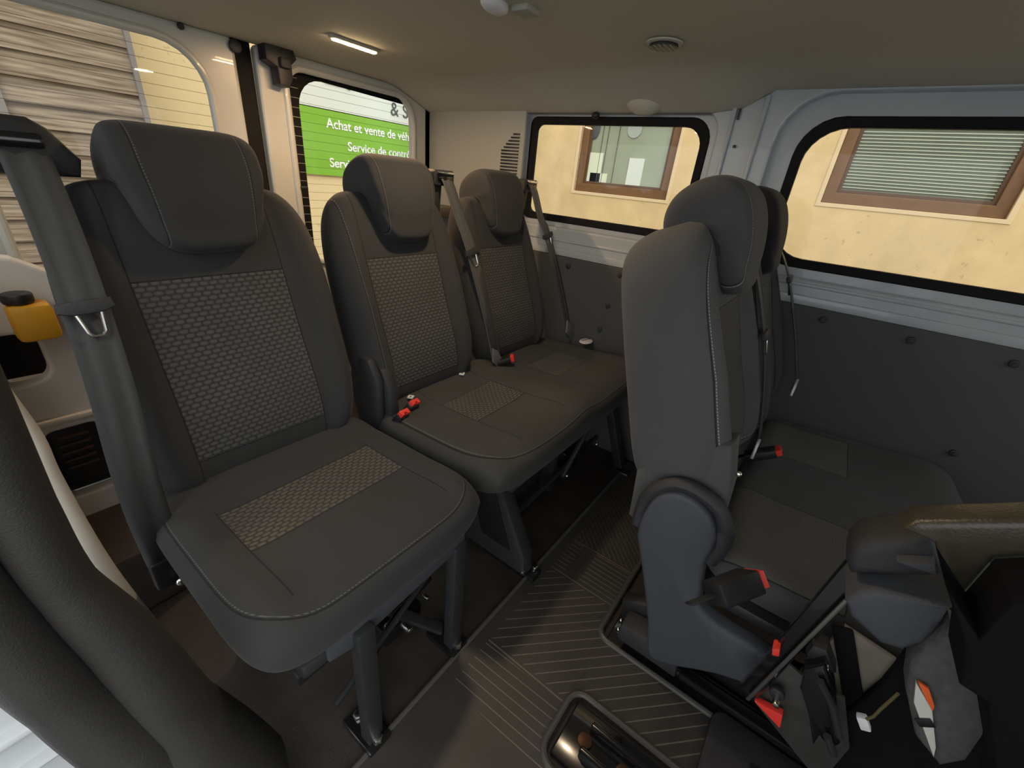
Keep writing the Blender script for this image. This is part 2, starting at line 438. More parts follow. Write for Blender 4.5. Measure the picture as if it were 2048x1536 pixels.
# the small black catch hanging from the headliner over the rear window
Org().ball((1.655, .885, 1.345), (.012, .016, .012)).build('trim_9', M_BLK)['kind'] = 'structure'

# lower trim board with rivets
tb = plate('wall_board', [(-1.3, 0.0), (1.62, 0.0), (1.62, .80), (1.25, .822), (-1.3, .826)], [], 'x', 1.640, 1.662, M_PANEL, bevel=.003)
tb.name = 'trim_1'; struct(tb, 'dark grey trim board covering the lower side wall', 'trim panel')
for (y, z) in ((-.038, .795), (-.257, .79), (-.47, .5), (-.471, .787), (.684, .666), (.897, .79), (.70, .56), (.66, .80)):
    Org().disc((1.637, y, z), (-1, 0, 0), .011, .008, 16, .003).disc((1.632, y, z), (-1, 0, 0), .005, .006, 12).build('rivet', M_DPL, tb)
# grey plastic D pillar cover with its grille
dp = Org(); dp.prism([(1.20, .93), (1.775, .93), (1.775, 1.45), (1.20, 1.45)], 'x', 1.648, 1.664, .004)
dp.prism([(1.775, .93), (1.79, .93), (1.79, 1.45), (1.775, 1.45)], 'x', 1.62, 1.664, .003)
dpo = dp.build('trim_2', M_TRIMB); struct(dpo, 'beige plastic cover of the rear corner pillar', 'trim panel')
for k in range(13):
    z = 1.125+k*.0125; y1 = 1.315-max(0, (k-7)*.012)
    Org().box((1.6455, (1.222+y1)/2, z), (.005, y1-1.222, .0062), bevel=.001).build('vent_slot', M_BLK, dpo)
# ledge below the pillar cover
lg = Org().box((1.40, 1.66, .93), (.50, .22, .05), bevel=.012).build('trim_3', mat('taupe_plastic', (.13, .105, .08), .6)); struct(lg, 'dark taupe plastic ledge behind the double bench', 'trim panel')

# rear: body frame and two glazed doors
RW = plate('wall_rear', [(-.1, 0), (1.72, 0), (1.72, 1.52), (-.1, 1.52)], [rrect(.06, 1.64, .06, 1.438, .05)], 'y', 1.80, 1.84, M_PAINT, bevel=.006)
struct(RW, 'painted metal frame of the rear door opening', 'wall')
W3 = rrect(.14, .705, .70, 1.385, (.09, .09, .13, .13)); W4 = rrect(.955, 1.548, .70, 1.392, (.09, .09, .10, .07))
M_DOOR = mat('pale_painted_door', (.50, .52, .49), .32, noise=.06, nscale=6, coat=.3)
d1 = plate('door_1', rrect(.03, .800, .05, 1.43, .02), [W3], 'y', 1.775, 1.815, M_DOOR, bevel=.012); struct(d1, 'pale painted left rear door with window', 'door')
d2 = plate('door_2', rrect(.862, 1.70, .05, 1.43, .02), [W4], 'y', 1.775, 1.815, M_DOOR, bevel=.012); struct(d2, 'pale painted right rear door with window', 'door')
Org().box((.831, 1.812, .75), (.058, .02, 1.38)).build('trim_4', M_RUB)['kind'] = 'structure'
for nm, h, w0 in (('window_3', W3, .02), ('window_4', W4, .02)):
    w = plate(nm, rrect(h[0][0]-.02, max(p[0] for p in h)+.02, .68, 1.40, .09), [], 'y', 1.822, 1.826, M_GLW, bevel=.001); struct(w, 'heated rear door glass with fine horizontal wires', 'window')
# black printed border of the right rear glass, with the pale wires crossing it
fb = plate('black_border', rrect(.945, 1.56, .68, 1.405, .08), [rrect(1.018, 1.60, .60, 1.374, (.02, .02, .02, .10))], 'y', 1.813, 1.8165, M_RUB, bpy.data.objects['window_4'], bevel=.0008)
M_WIRE = mat('pale_wire', (.45, .43, .38), .6)
wr_ = Org()
for k in range(21): wr_.box((.985, 1.812, .735+.0315*k), (.07, .0016, .0013))
wr_.build('heating_wire', M_WIRE, fb)
# inner lips round the rear windows
for h, d, nm in ((W3, d1, 'l'), (W4, d2, 'r')):
    o = Org(); pts = [(p[0], 1.775, p[1]) for p in h]; pts.append(pts[0]); o.tube(pts, .012, 10, caps=False); o.build('window_lip', M_DOOR, d)
for (x, z, r, ry) in ((.818-.02, 1.405, .019, 1.4), (.652, 1.418, .009, 1), (.985, 1.412, .008, .7)):
    Org().disc((x, 1.768, z), (0, -1, 0), r, .012, 20, .003).xf(Matrix()).build('rubber_plug', M_BLK, d1 if x < .9 else d2)
# upper door latch
lt = empty('door_latch', (.92, 1.75, 1.36), 'black latch housing at the top of the right rear door', 'latch')
Org().prism([(.868, 1.435), (.965, 1.435), (.975, 1.405), (.955, 1.385), (.955, 1.345), (.94, 1.318), (.905, 1.322), (.902, 1.37), (.868, 1.385)], 'y', 1.715, 1.772, .008).build('housing', M_BLK, lt)
Org().box((.925, 1.708, 1.385), (.035, .02, .03), bevel=.006).build('bolt', M_DPL, lt)
# small catch on the edge of the right rear door glass
Org().box((.975, 1.764, .995), (.03, .012, .012), bevel=.003).build('window_catch', M_BLK, d2)

# near side: white quarter panel tinted warm as if lit behind the seat, sill and pillar
Org().box((.07, 1.24, .10), (.26, .26, .20), bevel=.03).build('trim_11', M_CARP)['kind'] = 'structure'
qp = plate('wall_left', [(-.06, .15), (.20, .15), (.19, .80), (.10, .86), (-.06, .90)], [rrect(.0, .09, .585, .70, .035), rrect(.035, .135, .26, .455, .02)], 'y', 1.35, 1.39, M_WARM_WHT, bevel=.008)
struct(qp, 'white painted metal panel in the rear corner, coloured warm as lit', 'wall')
Org().prism([(-.01, .58), (.10, .58), (.10, .71), (-.01, .71)], 'y', 1.42, 1.44).build('dark_cavity', M_RUB, qp)
vg = Org().box((.085, 1.41, .36), (.11, .03, .21), bevel=.005).build('vent_box', M_BLK, qp)
for k in range(5):
    Org().box((.082, 1.391, .325+.022*k), (.06, .006, .006), bevel=.001).build('vent_slat', mat('brown_plastic', (.10, .05, .035), .6), vg)
Org().prism([(-.06, .478), (.145, .478), (.145, .492), (-.06, .492)], 'y', 1.335, 1.352, .004).build('panel_ridge', M_WARM_WHT, qp)
yb = empty('bottle', (.10, 1.3, .70), 'yellow plastic container with black cap behind the nearest seat', 'bottle')
Org().box((.092, 1.30, .740), (.066, .06, .078), bevel=.012).build('body', mat('yellow_plastic', (.62, .30, .012), .5), yb)
Org().disc((.082, 1.30, .790), (0, 0, 1), .024, .022, 20, .005).build('cap', M_BLK, yb)
sh = Org().sheet([[(-.03+.02*math.sin(k*.3), y, .95-k*.045) for k in range(20)] for y in (.95, 1.2, 1.5, 1.78)])
so_ = sh.build('trim_5', M_WARM_WHT); so_['kind'] = 'structure'; so_.location.x -= .03
md = so_.modifiers.new('s', 'SOLIDIFY'); md.thickness = .01

# thick vinyl covered seal round the sliding door opening
def smooth_path(pts, n=8):
    P = [Vector(p) for p in pts]; out = []
    for i in range(len(P)-1):
        p0, p1, p2, p3 = P[max(i-1, 0)], P[i], P[i+1], P[min(i+2, len(P)-1)]
        for k in range(n):
            t = k/n
            out.append(.5*((2*p1)+(-p0+p2)*t+(2*p0-5*p1+4*p2-p3)*t*t+(-p0+3*p1-3*p2+p3)*t**3))
    out.append(P[-1]); return out
in_ = [(.005, .5, 1.45), (.012, .5, 1.15), (.012, .5, .95), (.007, .5, .795), (.010, .5, .70), (.038, .5, .575), (.040, .5, .37), (.066, .5, .09), (.105, .49, -.25)]
cr_ = [(-.055, .5, 1.45), (-.055, .5, 1.15), (-.052, .5, .95), (-.047, .5, .80), (-.045, .5, .70), (-.036, .5, .59), (-.010, .5, .46), (.028, .5, .25), (.085, .49, -.25)]
ou_ = [(-.11, .5, 1.45), (-.11, .5, 1.15), (-.105, .5, .95), (-.095, .5, .80), (-.085, .5, .66), (-.068, .5, .54), (-.046, .5, .39), (-.018, .5, .2), (.030, .49, -.25)]
def lobe(A, B, rz, yoff, k_=.90):
    ctr = [(Vector(a)+Vector(b))/2+Vector((0, yoff, 0)) for a, b in zip(A, B)]
    rad = [(Vector(a)-Vector(b)).length/2*k_ for a, b in zip(A, B)]
    n = 8; C_ = smooth_path(ctr, n); R_ = []
    for i in range(len(rad)-1): R_ += [rad[i]+(rad[i+1]-rad[i])*k/n for k in range(n)]
    R_.append(rad[-1]); return C_, R_
sl = empty('trim_6', (0, .5, 0), 'thick charcoal vinyl seal round the sliding door opening', 'door seal'); sl['kind'] = 'structure'
C1, R1 = lobe(in_, cr_, .04, .0); Org().tube(C1, R1, 20, upv=(0, 1, 0)).build('inner_lobe', M_SEAL, sl)
C2, R2 = lobe(cr_, ou_, .04, -.004, 1.06); Org().tube(C2, R2, 20, upv=(0, 1, 0)).build('outer_lobe', M_SEAL, sl)
# painted door jamb outside the seal
jb = Org(); jb.box((-.20, .60, .33), (.34, .10, .60), bevel=.01)
for z, hh in ((.50, .012), (.44, .008)): jb.bar((-.36, .546, z), (-.02, .546, z), .02, hh, bevel=.004)
jo = jb.build('trim_7', mat('white_paint', (.66, .70, .73), .3, coat=.4)); struct(jo, 'white painted jamb outside the sliding door seal', 'door jamb')
js = Org().box((-.2, .55, .30-.02), (.36, .22, .10), bevel=.01).build('trim_8', M_BLK); struct(js, 'black plastic step edge below the white jamb', 'step trim')
# white body edge, warm light painted in, between the seal and the dark floor
ce = Org(); path = smooth_path([(-.015, .80, .92), (-.004, .80, .80), (.006, .80, .716), (.006, .80, .638), (.017, .80, .45), (.044, .80, .238), (.06, .80, .10)], 6)
ce.tube(path, [.016]*len(path), 12, upv=(0, 1, 0))
c_ = ce.build('trim_10', M_WARM_WHT); struct(c_, 'white painted body edge inside the door seal, coloured warm as lit', 'body edge')

# front of the van: unseen bulkhead and near side post, added to cut light from ahead
bk = plate('front_blocker', [(-.1, 0), (1.72, 0), (1.72, 1.5), (-.1, 1.5)], [rrect(.1, 1.55, .85, 1.40, .08)], 'y', -1.34, -1.30, M_PANEL, bevel=.005); struct(bk, 'unseen dark bulkhead added behind the cab to cut light', 'wall')
wn = plate('near_blocker', [(-1.3, 0), (-.55, 0), (-.55, 1.5), (-1.3, 1.5)], [], 'x', -.14, -.08, M_PANEL, bevel=.005); struct(wn, 'unseen dark side wall added ahead of the sliding door to cut light', 'wall')

# ------------------------------------------------------------------ ceiling fittings
lamp = empty('ceiling_lamp', (.98, 1.37, 1.43), 'narrow warm glowing lamp in the headliner near the rear doors', 'lamp')
LY = 1.38; LZ = 1.424
Org().box((.975, LY, LZ+.004), (.165, .028, .01), bevel=.004).build('frame', M_TRIMB, lamp)
Org().box((.975, LY, LZ-.001), (.15, .016, .008), bevel=.003).build('diffuser', emis('lamp_glow', (1, .72, .40), 40), lamp)
al = bpy.data.lights.new('lamp_light', 'AREA'); al.shape = 'RECTANGLE'; al.size = .17; al.size_y = .02; al.energy = 3.2; al.color = (1, .62, .34)
alo = bpy.data.objects.new('lamp_light', al); alo.location = (.975-.98, LY-1.37, LZ-.012-1.43); COL.objects.link(alo); alo.parent = lamp

av = empty('air_vent', (1.215, .495, 1.43), 'round louvred air outlet in the headliner', 'air vent')
az = 1.428
Org().disc((1.215, .495, az), (0, 0, 1), .044, .005, 32, .004).build('bezel', M_HEAD, av)
Org().disc((1.215, .495, az-.006), (0, 0, 1), .034, .006, 32, .001).build('cavity', M_BLK, av)
for k in range(5):
    yy = -.024+.012*k; L = 2*math.sqrt(max(.0001, .032**2-yy**2))
    Org().box((1.215, .495+yy, az-.006), (L, .003, .008), Matrix.Rotation(.35, 3, 'X')).build('louvre', M_TRIMB, av)
# belt anchor housing bulging out of the headliner side
ba = empty('belt_anchor_cover', (1.60, .69, 1.41), 'domed headliner housing with a round button above the rear side window', 'anchor cover')
Org().ball((1.635, .69, 1.402), (.060, .075, .060), 32).build('housing', M_HEAD, ba)
Org().disc((1.573, .69, 1.402), (-1, 0, -.1), .020, .012, 24, .004).build('button', M_TRIMB, ba)
Org().box((1.567, .69, 1.402), (.008, .006, .020), bevel=.002).build('slot', M_DPL, ba)
dl = bpy.data.lights.new('warm_fill', 'AREA'); dl.shape = 'DISK'; dl.size = .07; dl.energy = 2.3; dl.color = (1, .76, .50)  # added warm fill to tint cushions and mat; the fitting's cover is unlit
dlo = bpy.data.objects.new('warm_fill', dl); dlo.location = (-.005, .015, -.026); COL.objects.link(dlo)
gh = empty('ceiling_fitting', (.88, .73, 1.43), 'pale plastic ceiling fitting cut off by the top edge', 'ceiling fitting')
Org().ball((.875, .745, 1.428), (.038, .024, .016), 24).build('cover', M_WHT, gh)
Org().box((.925, .70, 1.428), (.05, .045, .014), bevel=.005).build('base', M_TRIMB, gh)
dlo.parent = gh

# ------------------------------------------------------------------ seats
LEAN = math.radians(17)
SL, CL = math.sin(LEAN), math.cos(LEAN)
def back_place(xc, yb, zb):
    return lambda u, w, t: Vector((xc+u, yb+w*SL-t*CL, zb+w*CL+t*SL))
def head_pad(xc, yb, zb, m, parent, hw=.135):
    """headrest: a thick front slab with a lobe curling back over the top; (t,w) profile swept across the width"""
    prof = [(.052, .02), (.046, -.01), (.022, -.018), (.0, -.008), (-.006, .03), (-.008, .075), (-.014, .098), (-.034, .106), (-.058, .104), (-.080, .100), (-.096, .112),
            (-.100, .140), (-.092, .172), (-.070, .200), (-.030, .217), (.012, .216), (.042, .200), (.060, .168), (.066, .120), (.062, .065)]
    P = [Vector((p[0], p[1], 0)) for p in prof]; P = P+[P[0]]
    loop = smooth_path([tuple(p) for p in P], 3)[:-1]
    pl = back_place(xc, yb, zb)
    bm = bmesh.new(); L1 = bm.loops.layers.uv.new('uv'); L2 = bm.loops.layers.uv.new('ab'); info = {}
    N = 26; c = Vector((-.005, .10, 0)); rings = []
    for k in range(N+1):
        a = math.sin((-1+2*k/N)*PI/2)*.6+(-1+2*k/N)*.4
        s = max(.02, (1-abs(a)**7)**.42); r = []
        for i, q in enumerate(loop):
            # ends shrink towards the section's own skeleton rather than to one point
            sk = Vector((.028, min(max(q.y, .03), .165), 0)) if q.x > -.012 else Vector((max(q.x, -.065), .155, 0))
            p = sk+(q-sk)*(s*.55+.45 if s > .02 else .35)
            zz = .105+(p.y-.105)*(.90+.10*s)
            low = max(0, (.13-p.y)/.13); zz += .055*abs(a)**4.5*min(1, low*1.2); tp = 1-.12*low
            v = bm.verts.new(pl(a*hw*tp, zz, p.x)); info[v] = (a*hw, i*.02, a, .1); r.append(v)
        rings.append(r)
    n = len(loop)
    for A, B in zip(rings, rings[1:]):
        for i in range(n):
            f = bm.faces.new((A[i], A[(i+1) % n], B[(i+1) % n], B[i])); f.smooth = True
            for l in f.loops: u, w, a, b = info[l.vert]; l[L1].uv = (u, w); l[L2].uv = (a, b)
    for r in (rings[0], rings[-1]):
        f = bm.faces.new(r)
    o_ = Vector((0, 0, 0)); q = parent
    while q is not None: o_ += q.location; q = q.parent
    bmesh.ops.translate(bm, vec=-o_, verts=bm.verts); bmesh.ops.recalc_face_normals(bm, faces=bm.faces)
    me = bpy.data.meshes.new('headrest'); bm.to_mesh(me); bm.free()
    ob = link('headrest', me, m, parent)
    md = ob.modifiers.new('b', 'SUBSURF'); md.levels = 1; md.render_levels = 1
    # steel post
    for sx in (-.06, .06): Org().tube([pl(sx, .12, -.03), pl(sx, -.03, -.045)], .007, 12).build('post', M_CHR, ob)
    return ob
M_HEADR = fabric('headrest_cloth', ustitch=(-.088, .088))
def backrest(xc, yb, zb, hw, H, m, parent, tb=.06, bol=.036, pp=3.2):
    def bump(a, b, u, w):
        e = math.exp(-((abs(a)-.80)/.17)**2)*bol*min(1, max(.25, (1-b)*1.0))
        lum = .012*math.exp(-((b+.55)/.35)**2)
        seam = -.006*math.exp(-((abs(a)-.60)/.03)**2)
        return e+lum*(1-abs(a)**4)+seam
    tp = lambda s: 1-.10*max(0, (s-.55)/.45)**2-.05*max(0, (.25-s)/.25)
    return pad('backrest', hw, 0, H, .045, tb, back_place(xc, yb, zb), m, parent, corner=.11, cn=7, bump=bump, taper=tp, p=pp)
def cushion(x0, x1, y0, y1, zt, th, m, parent, bolx=(), ridge=.02, drop=0, corner=.09, nu=44, dip=None):
    xc, hw = (x0+x1)/2, (x1-x0)/2
    def bump(a, b, u, w):
        s = 0
        for (bx, bw, bh) in bolx: s += bh*math.exp(-((u+xc-bx)/bw)**2)*(.55+.45*(-b*.5+.5))
        s += .012*math.exp(-((b+.75)/.35)**2)          # front roll under the knees
        if b > .62: s += ridge*(b-.62)/.38              # rear roll rising to the backrest
        return s
    pl = lambda u, w, t: Vector((xc+u, w, zt-.04+t*1.0-(w-y0)*.03+.0))
    return pad('seat_cushion', hw, y0, y1, .04, th-.04, pl, m, parent, corner=corner, cn=5, p=3.4, bump=bump, nu=nu)
def ribbon(path, w, m, name, parent, wdir=(1, 0, 0), th=.0016, ruck=.0):
    P = smooth_path(path, 6); wd = Vector(wdir).normalized(); o = Org(); rows = []
    for i, p in enumerate(P):
        d = (P[min(i+1, len(P)-1)]-P[max(i-1, 0)]).normalized(); x = (wd-d*wd.dot(d)).normalized(); nrm = d.cross(x)
        rows.append([p+x*w*(k/6-.5)+nrm*ruck*math.sin(k*1.9+i*.12) for k in range(7)])
    o.sheet(rows); ob = o.build(name, m, parent, angle=80)
    md = ob.modifiers.new('s', 'SOLIDIFY'); md.thickness = th; md.offset = 0
    return ob
def tongue(p, parent, d=(0, -.3, -1), x=(1, 0, 0), s=1.0):
    """black webbing slider with a chrome latch plate"""
    d = Vector(d).normalized(); x = Vector(x); x = (x-d*x.dot(d)).normalized(); n = d.cross(x)
    R = Matrix((x, d, n)).transposed(); M_ = Matrix.Translation(p) @ R.to_4x4() @ Matrix.Scale(s, 4)
    o = Org(); o.prism([(-.034, -.012), (.034, -.012), (.036, .004), (.018, .010), (-.018, .010), (-.036, .004)], 'z', -.006, .006, .003); o.xf(M_)
    tg = o.build('tongue', M_DPL, parent)
    o = Org(); o.tube([(-.016, .006, 0), (-.011, .040, 0), (-.006, .046, 0), (.006, .046, 0), (.011, .040, 0), (.016, .006, 0)], .003, 8); o.xf(M_)
    o.build('latch_plate', M_CHR, tg); return tg
def buckle(p, d, x, parent, L=.075, w=.038, th=.024, name='buckle'):
    d = Vector(d).normalized(); x = Vector(x); x = (x-d*x.dot(d)).normalized(); n = x.cross(d)
    R = Matrix((x, n, d)).transposed(); M_ = Matrix.Translation(p) @ R.to_4x4()
    b = Org().box((0, 0, -L/2), (w, th, L), bevel=.005); b.xf(M_); bo = b.build(name, M_BLK, parent)
    r = Org().prism([(-w*.42, -th*.38), (w*.42, -th*.38), (w*.42, th*.30), (w*.16, th*.30), (w*.12, th*.05), (-w*.12, th*.05), (-w*.16, th*.30), (-w*.42, th*.30)], 'z', -.012, .012, .0015); r.xf(M_)
    r.build('release_button', M_RED, bo, label='bright red release button')
    s = Org().bar((0, 0, -L), (0, 0, -L-.05), .022, .004, up=(0, 1, 0), bevel=.001); s.xf(M_); s.build('stalk', M_DARKM, bo)
    return bo
def leg_assembly(x, y, z1, parent, w=.036, rear=.32, foot=True, lean=.0):
    o = Org().bar((x, y+lean, z1), (x, y, .02), w, .03, up=(0, 1, 0), bevel=.004); o.build('leg', M_DARKM, parent)
    if foot:
        f = Org().box((x, y+.02, .012), (w+.02, .10, .02), bevel=.005).build('foot', M_BLKG, parent)
        discs('bolt', M_CHR, f, [((x, y-.018, .028), (0, 0, 1), .011, .014, 6, .002), ((x, y+.05, .028), (0, 0, 1), .010, .012, 6, .002)])

# --- nearest rear seat
M_BK1 = fabric('single_back_cloth', inserts=[(-.150, .130, .075, .440)], ulines=(-.150, .130))
s1 = empty('seat', (.36, .65, 0), 'nearest rear seat, single, dark grey cloth with woven patterned panels, belt on its left side', 'seat', 'passenger seats in the van')
YB, ZB = .885, .475
backrest(.357, YB+.045, ZB-.045, .252, .63, M_BK1, s1)
head_pad(.356, YB+.150, ZB+.447, M_HEADR, s1, .125)
M_CS1 = fabric('single_cushion_cloth', inserts=[(-.170, .168, .645, .785)], rim=.93, ins=(.12, .098, .075), ulines=((-.170, .50, .80), (.168, .50, .80)))  # insert warmer than the backrest's: lamp tint put into the cloth colour
cushion(.095, .614, .435, .965, .472, .135, M_CS1, s1, bolx=((.135, .045, .024), (.575, .045, .020)), ridge=.045)
cf = Org().box((.36, .66, .345), (.40, .40, .03), bevel=.008).build('seat_pan', M_DARKM, s1)
Org().prism([(.20, .40), (.53, .40), (.53, .355), (.24, .332), (.20, .345)], 'y', .448, .46, .003).build('front_apron', M_GRYP, s1)
for (x, y) in ((.262, .445), (.512, .455)): leg_assembly(x, y, .37, s1)
for (x, y) in ((.20, .84), (.54, .84)): leg_assembly(x, y, .35, s1, w=.03, lean=-.04)
fr_ = Org()
for x in (.23, .53): fr_.bar((x, .46, .33), (x, .86, .33), .03, .03)
fr_.bar((.20, .62, .10), (.56, .62, .10), .03, .03); fr_.tube([(.22, .50, .12), (.58, .58, .16)], .007)
fr_.bar((.22, .82, .30), (.50, .48, .06), .03, .012)
fr_.build('under_frame', M_DARKM, s1)
me_ = Org(); me_.box((.45, .60, .05), (.12, .07, .06), bevel=.01); me_.disc((.47, .55, .06), (0, -1, 0), .018, .03, 16, .004); me_.tube([(.30, .52, .10), (.42, .56, .13), (.55, .58, .12)], .008)
me_.build('floor_latch', M_BLKG, s1)
discs('bright_bolt', M_CHR, s1, [((.42, .52, .12), (0, -1, 0), .008, .03, 12, .002), ((.50, .54, .13), (0, -1, 0), .006, .02, 12, .001), ((.40, .565, .10), (0, -1, 0), .009, .014, 12, .002)])
# belt guide on the shoulder, belt and anchor
bg_ = Org(); bg_.prism([(.0, 1.035), (.198, 1.035), (.205, 1.062), (.175, 1.105), (.155, 1.118), (.0, 1.120)], 'y', 1.070, 1.165, .009)
bgo = bg_.build('belt_guide', M_BLK, s1)
Org().box((.09, 1.069, 1.085), (.15, .012, .022), bevel=.005).build('guide_slot', M_BLKG, bgo)
bt = ribbon([(.138, 1.095, 1.078), (.138, 1.066, 1.062), (.137, 1.02, .97), (.131, .965, .86), (.117, .89, .72), (.104, .85, .60), (.100, .842, .50), (.102, .85, .42), (.104, .86, .36)], .060, M_BELT, 'seat_belt', s1, ruck=.003)
tongue((.128, .938, .850), bt, d=(.05, -.3, -1))
bx = Org().box((.100, .865, .33), (.05, .03, .07), bevel=.006).build('belt_anchor', M_BLK, s1)
Org().ball((.110, .835, .31), (.009, .008, .009)).build('anchor_bolt', M_CHR, bx)

# --- double rear bench
s2 = empty('double_seat', (1.08, .65, 0), 'rear double bench of dark grey cloth beside the far wall, two headrests', 'seat', 'passenger seats in the van')
def back_mat(n, **k): return fabric(n, inserts=[(-.138, .124, .06, .430)], ulines=(-.138, .124), **k)
M_BK2 = back_mat('bench_back_cloth', ustitch=(-.175,)); M_BK3 = back_mat('bench_back_cloth_far')
backrest(.850, YB+.045, ZB-.03, .228, .615, M_BK2, s2)
backrest(1.318, YB+.045, ZB-.03, .218, .615, M_BK3, s2)
head_pad(.863, YB+.150, ZB+.445, M_HEADR, s2, .111)
head_pad(1.330, YB+.150, ZB+.442, M_HEADR, s2, .105)
M_CS2 = fabric('bench_cushion_cloth', inserts=[(-.315, -.085, .655, .80), (.13, .36, .66, .80)], rim=.945, ulines=((-.315, .50, .95), (-.085, .50, .95), (.13, .50, .95), (.36, .50, .95)), ins=(.105, .10, .088), base=(.05, .049, .045))
cushion(.628, 1.60, .44, .965, .480, .135, M_CS2, s2, bolx=((.655, .05, .022), (1.085, .07, .022), (1.575, .06, .055)), nu=90, corner=.06, ridge=.04)
Org().prism([(.735, .40), (1.585, .40), (1.585, .345), (.76, .335), (.735, .36)], 'y', .485, .50, .004).build('front_apron', M_GRYP, s2)
lgp = Org().prism([(.60, .39), (.78, .39), (.70, .02), (.43, .02), (.44, .09)], 'x', .795, .845, .008).build('leg', M_DPL, s2)
Org().prism([(.60, .36), (.70, .36), (.60, .09), (.49, .09)], 'x', .790, .797, .002).build('leg_panel', M_BLK, lgp)
f_ = Org().box((.825, .50, .014), (.05, .20, .022), bevel=.005).build('foot', M_BLKG, s2)
discs('bolt', M_CHR, f_, [((.80, .44, .03), (0, 0, 1), .009, .014, 12, .002), ((.84, .42, .03), (0, 0, 1), .009, .014, 12, .002)])
o = Org().bar((1.50, .56, .38), (1.53, .44, .03), .04, .035, up=(0, 1, 0)); o.build('leg', M_DARKM, s2)
Org().box((1.53, .46, .012), (.06, .14, .02), bevel=.004).build('foot', M_BLKG, s2)
uf = Org(); uf.bar((.80, .52, .34), (1.58, .52, .34), .03, .03); uf.bar((.80, .82, .34), (1.58, .82, .34), .03, .03)
uf.tube([(.86, .56, .10), (1.50, .56, .14)], .010); uf.bar((1.18, .60, .03), (1.18, .60, .33), .05, .03); uf.bar((1.0, .66, .03), (1.45, .66, .05), .04, .03)
uf.tube([(1.20, .55, .10), (1.42, .55, .30)], .010); uf.build('under_frame', M_DARKM, s2)
Org().box((1.34, .60, .10), (.10, .08, .08), bevel=.012).tube([(1.28, .54, .13), (1.40, .54, .18)], .010).build('floor_latch', M_BLKG, s2)
for c in ((1.22, .54, .10), (1.30, .548, .12), (1.38, .54, .17), (1.46, .54, .13)): Org().ball(c, (.008,)*3).build('bright_bolt', M_CHR, s2)
# shoulder belt guides of the bench
for (gx, tx, tz, ax, ay, az_) in ((1.065, 1.115, .865, 1.165, .885, .50), (1.555, 1.60, .90, 1.612, .84, .53)):
    g = Org(); g.prism(rrect(gx-.045, gx+.045, 1.062, 1.108, .01), 'y', 1.075, 1.115, .005)
    go = g.build('belt_guide', M_DPL, s2); Org().box((gx, 1.072, 1.085), (.062, .01, .014), bevel=.003).build('guide_slot', M_BLKG, go)
    Org().box((gx, 1.068, 1.100), (.07, .008, .008), bevel=.002).build('guide_lip', M_CHR, go)
    Org().bar((gx-.005, 1.11, 1.07), (gx-.005, 1.12, .95), .03, .03).build('guide_post', M_DPL, go)
    yt = 1.0-(.865-tz)*.2
    b_ = ribbon([(gx, 1.095, 1.10), (gx+.005, 1.065, 1.075), (tx-.02, 1.03, .97), (tx, yt, tz+.02), (tx*.6+ax*.4, yt*.6+ay*.4-.012, tz*.6+az_*.4), (tx*.2+ax*.8, yt*.2+ay*.8-.006, tz*.2+az_*.8), (ax, ay, az_)], .050, M_BELTG, 'seat_belt', s2, ruck=.002)
    tongue((tx+.002, yt-.012, tz), b_, d=(.25, -.3, -1))
    an = Org().prism([(ax-.045, az_+.05), (ax-.02, az_+.035), (ax+.02, az_-.015), (ax+.03, az_-.045), (ax-.01, az_-.035), (ax-.04, az_-.005)], 'y', ay-.02, ay-.012, .001)
    an.build('belt_anchor', mat('brushed_steel', (.45, .46, .47), .4, metal=.7), s2)
buckle((1.195, .838, .500), (.45, -.60, .30), (.6, .6, 0), s2, L=.07)
# recliner hinge covers, buckles and cloth clips at the near end of the bench
hc = Org(); hc.prism([(.90, .36), (.97, .38), (1.005, .50), (1.0, .58), (.965, .625), (.915, .625), (.88, .57), (.875, .45)], 'x', .628, .655, .010); hc.prism([(.88, .36), (.94, .36), (.975, .49), (.965, .56), (.935, .60), (.895, .595), (.865, .55), (.855, .45)], 'x', .655, .69, .010)
hc.build('recliner_cover', M_DPL, s2)
buckle((.672, .822, .478), (.1, -.5, .75), (1, .1, 0), s2)
buckle((.728, .842, .482), (.2, -.45, .8), (1, .1, 0), s2)
for (x, y, z) in ((.752, .884, .4795), (.988, .893, .4815)):
    q_ = Org().box((x, y, z), (.018, .018, .005), Matrix.Rotation(.5, 3, 'Z'), bevel=.001).build('child_seat_tag', M_WHT, s2, label='small white square tag sewn on the cushion')
    Org().disc((x-.002, y-.002, z+.0025), (0, 0, 1), .0025, .002, 12).build('tag_print', M_BLK, q_)
wt = empty('oval_disc', (1.60, .74, .50), 'white oval disc lying on the rear bench beside the far wall', 'disc')
Org().ball((1.60, .735, .503), (.040, .026, .006), 24).build('face', M_WHT, wt)
Org().bar((1.575, .745, .510), (1.63, .728, .510), .0015, .002, bevel=0).build('crease', M_DPL, wt)

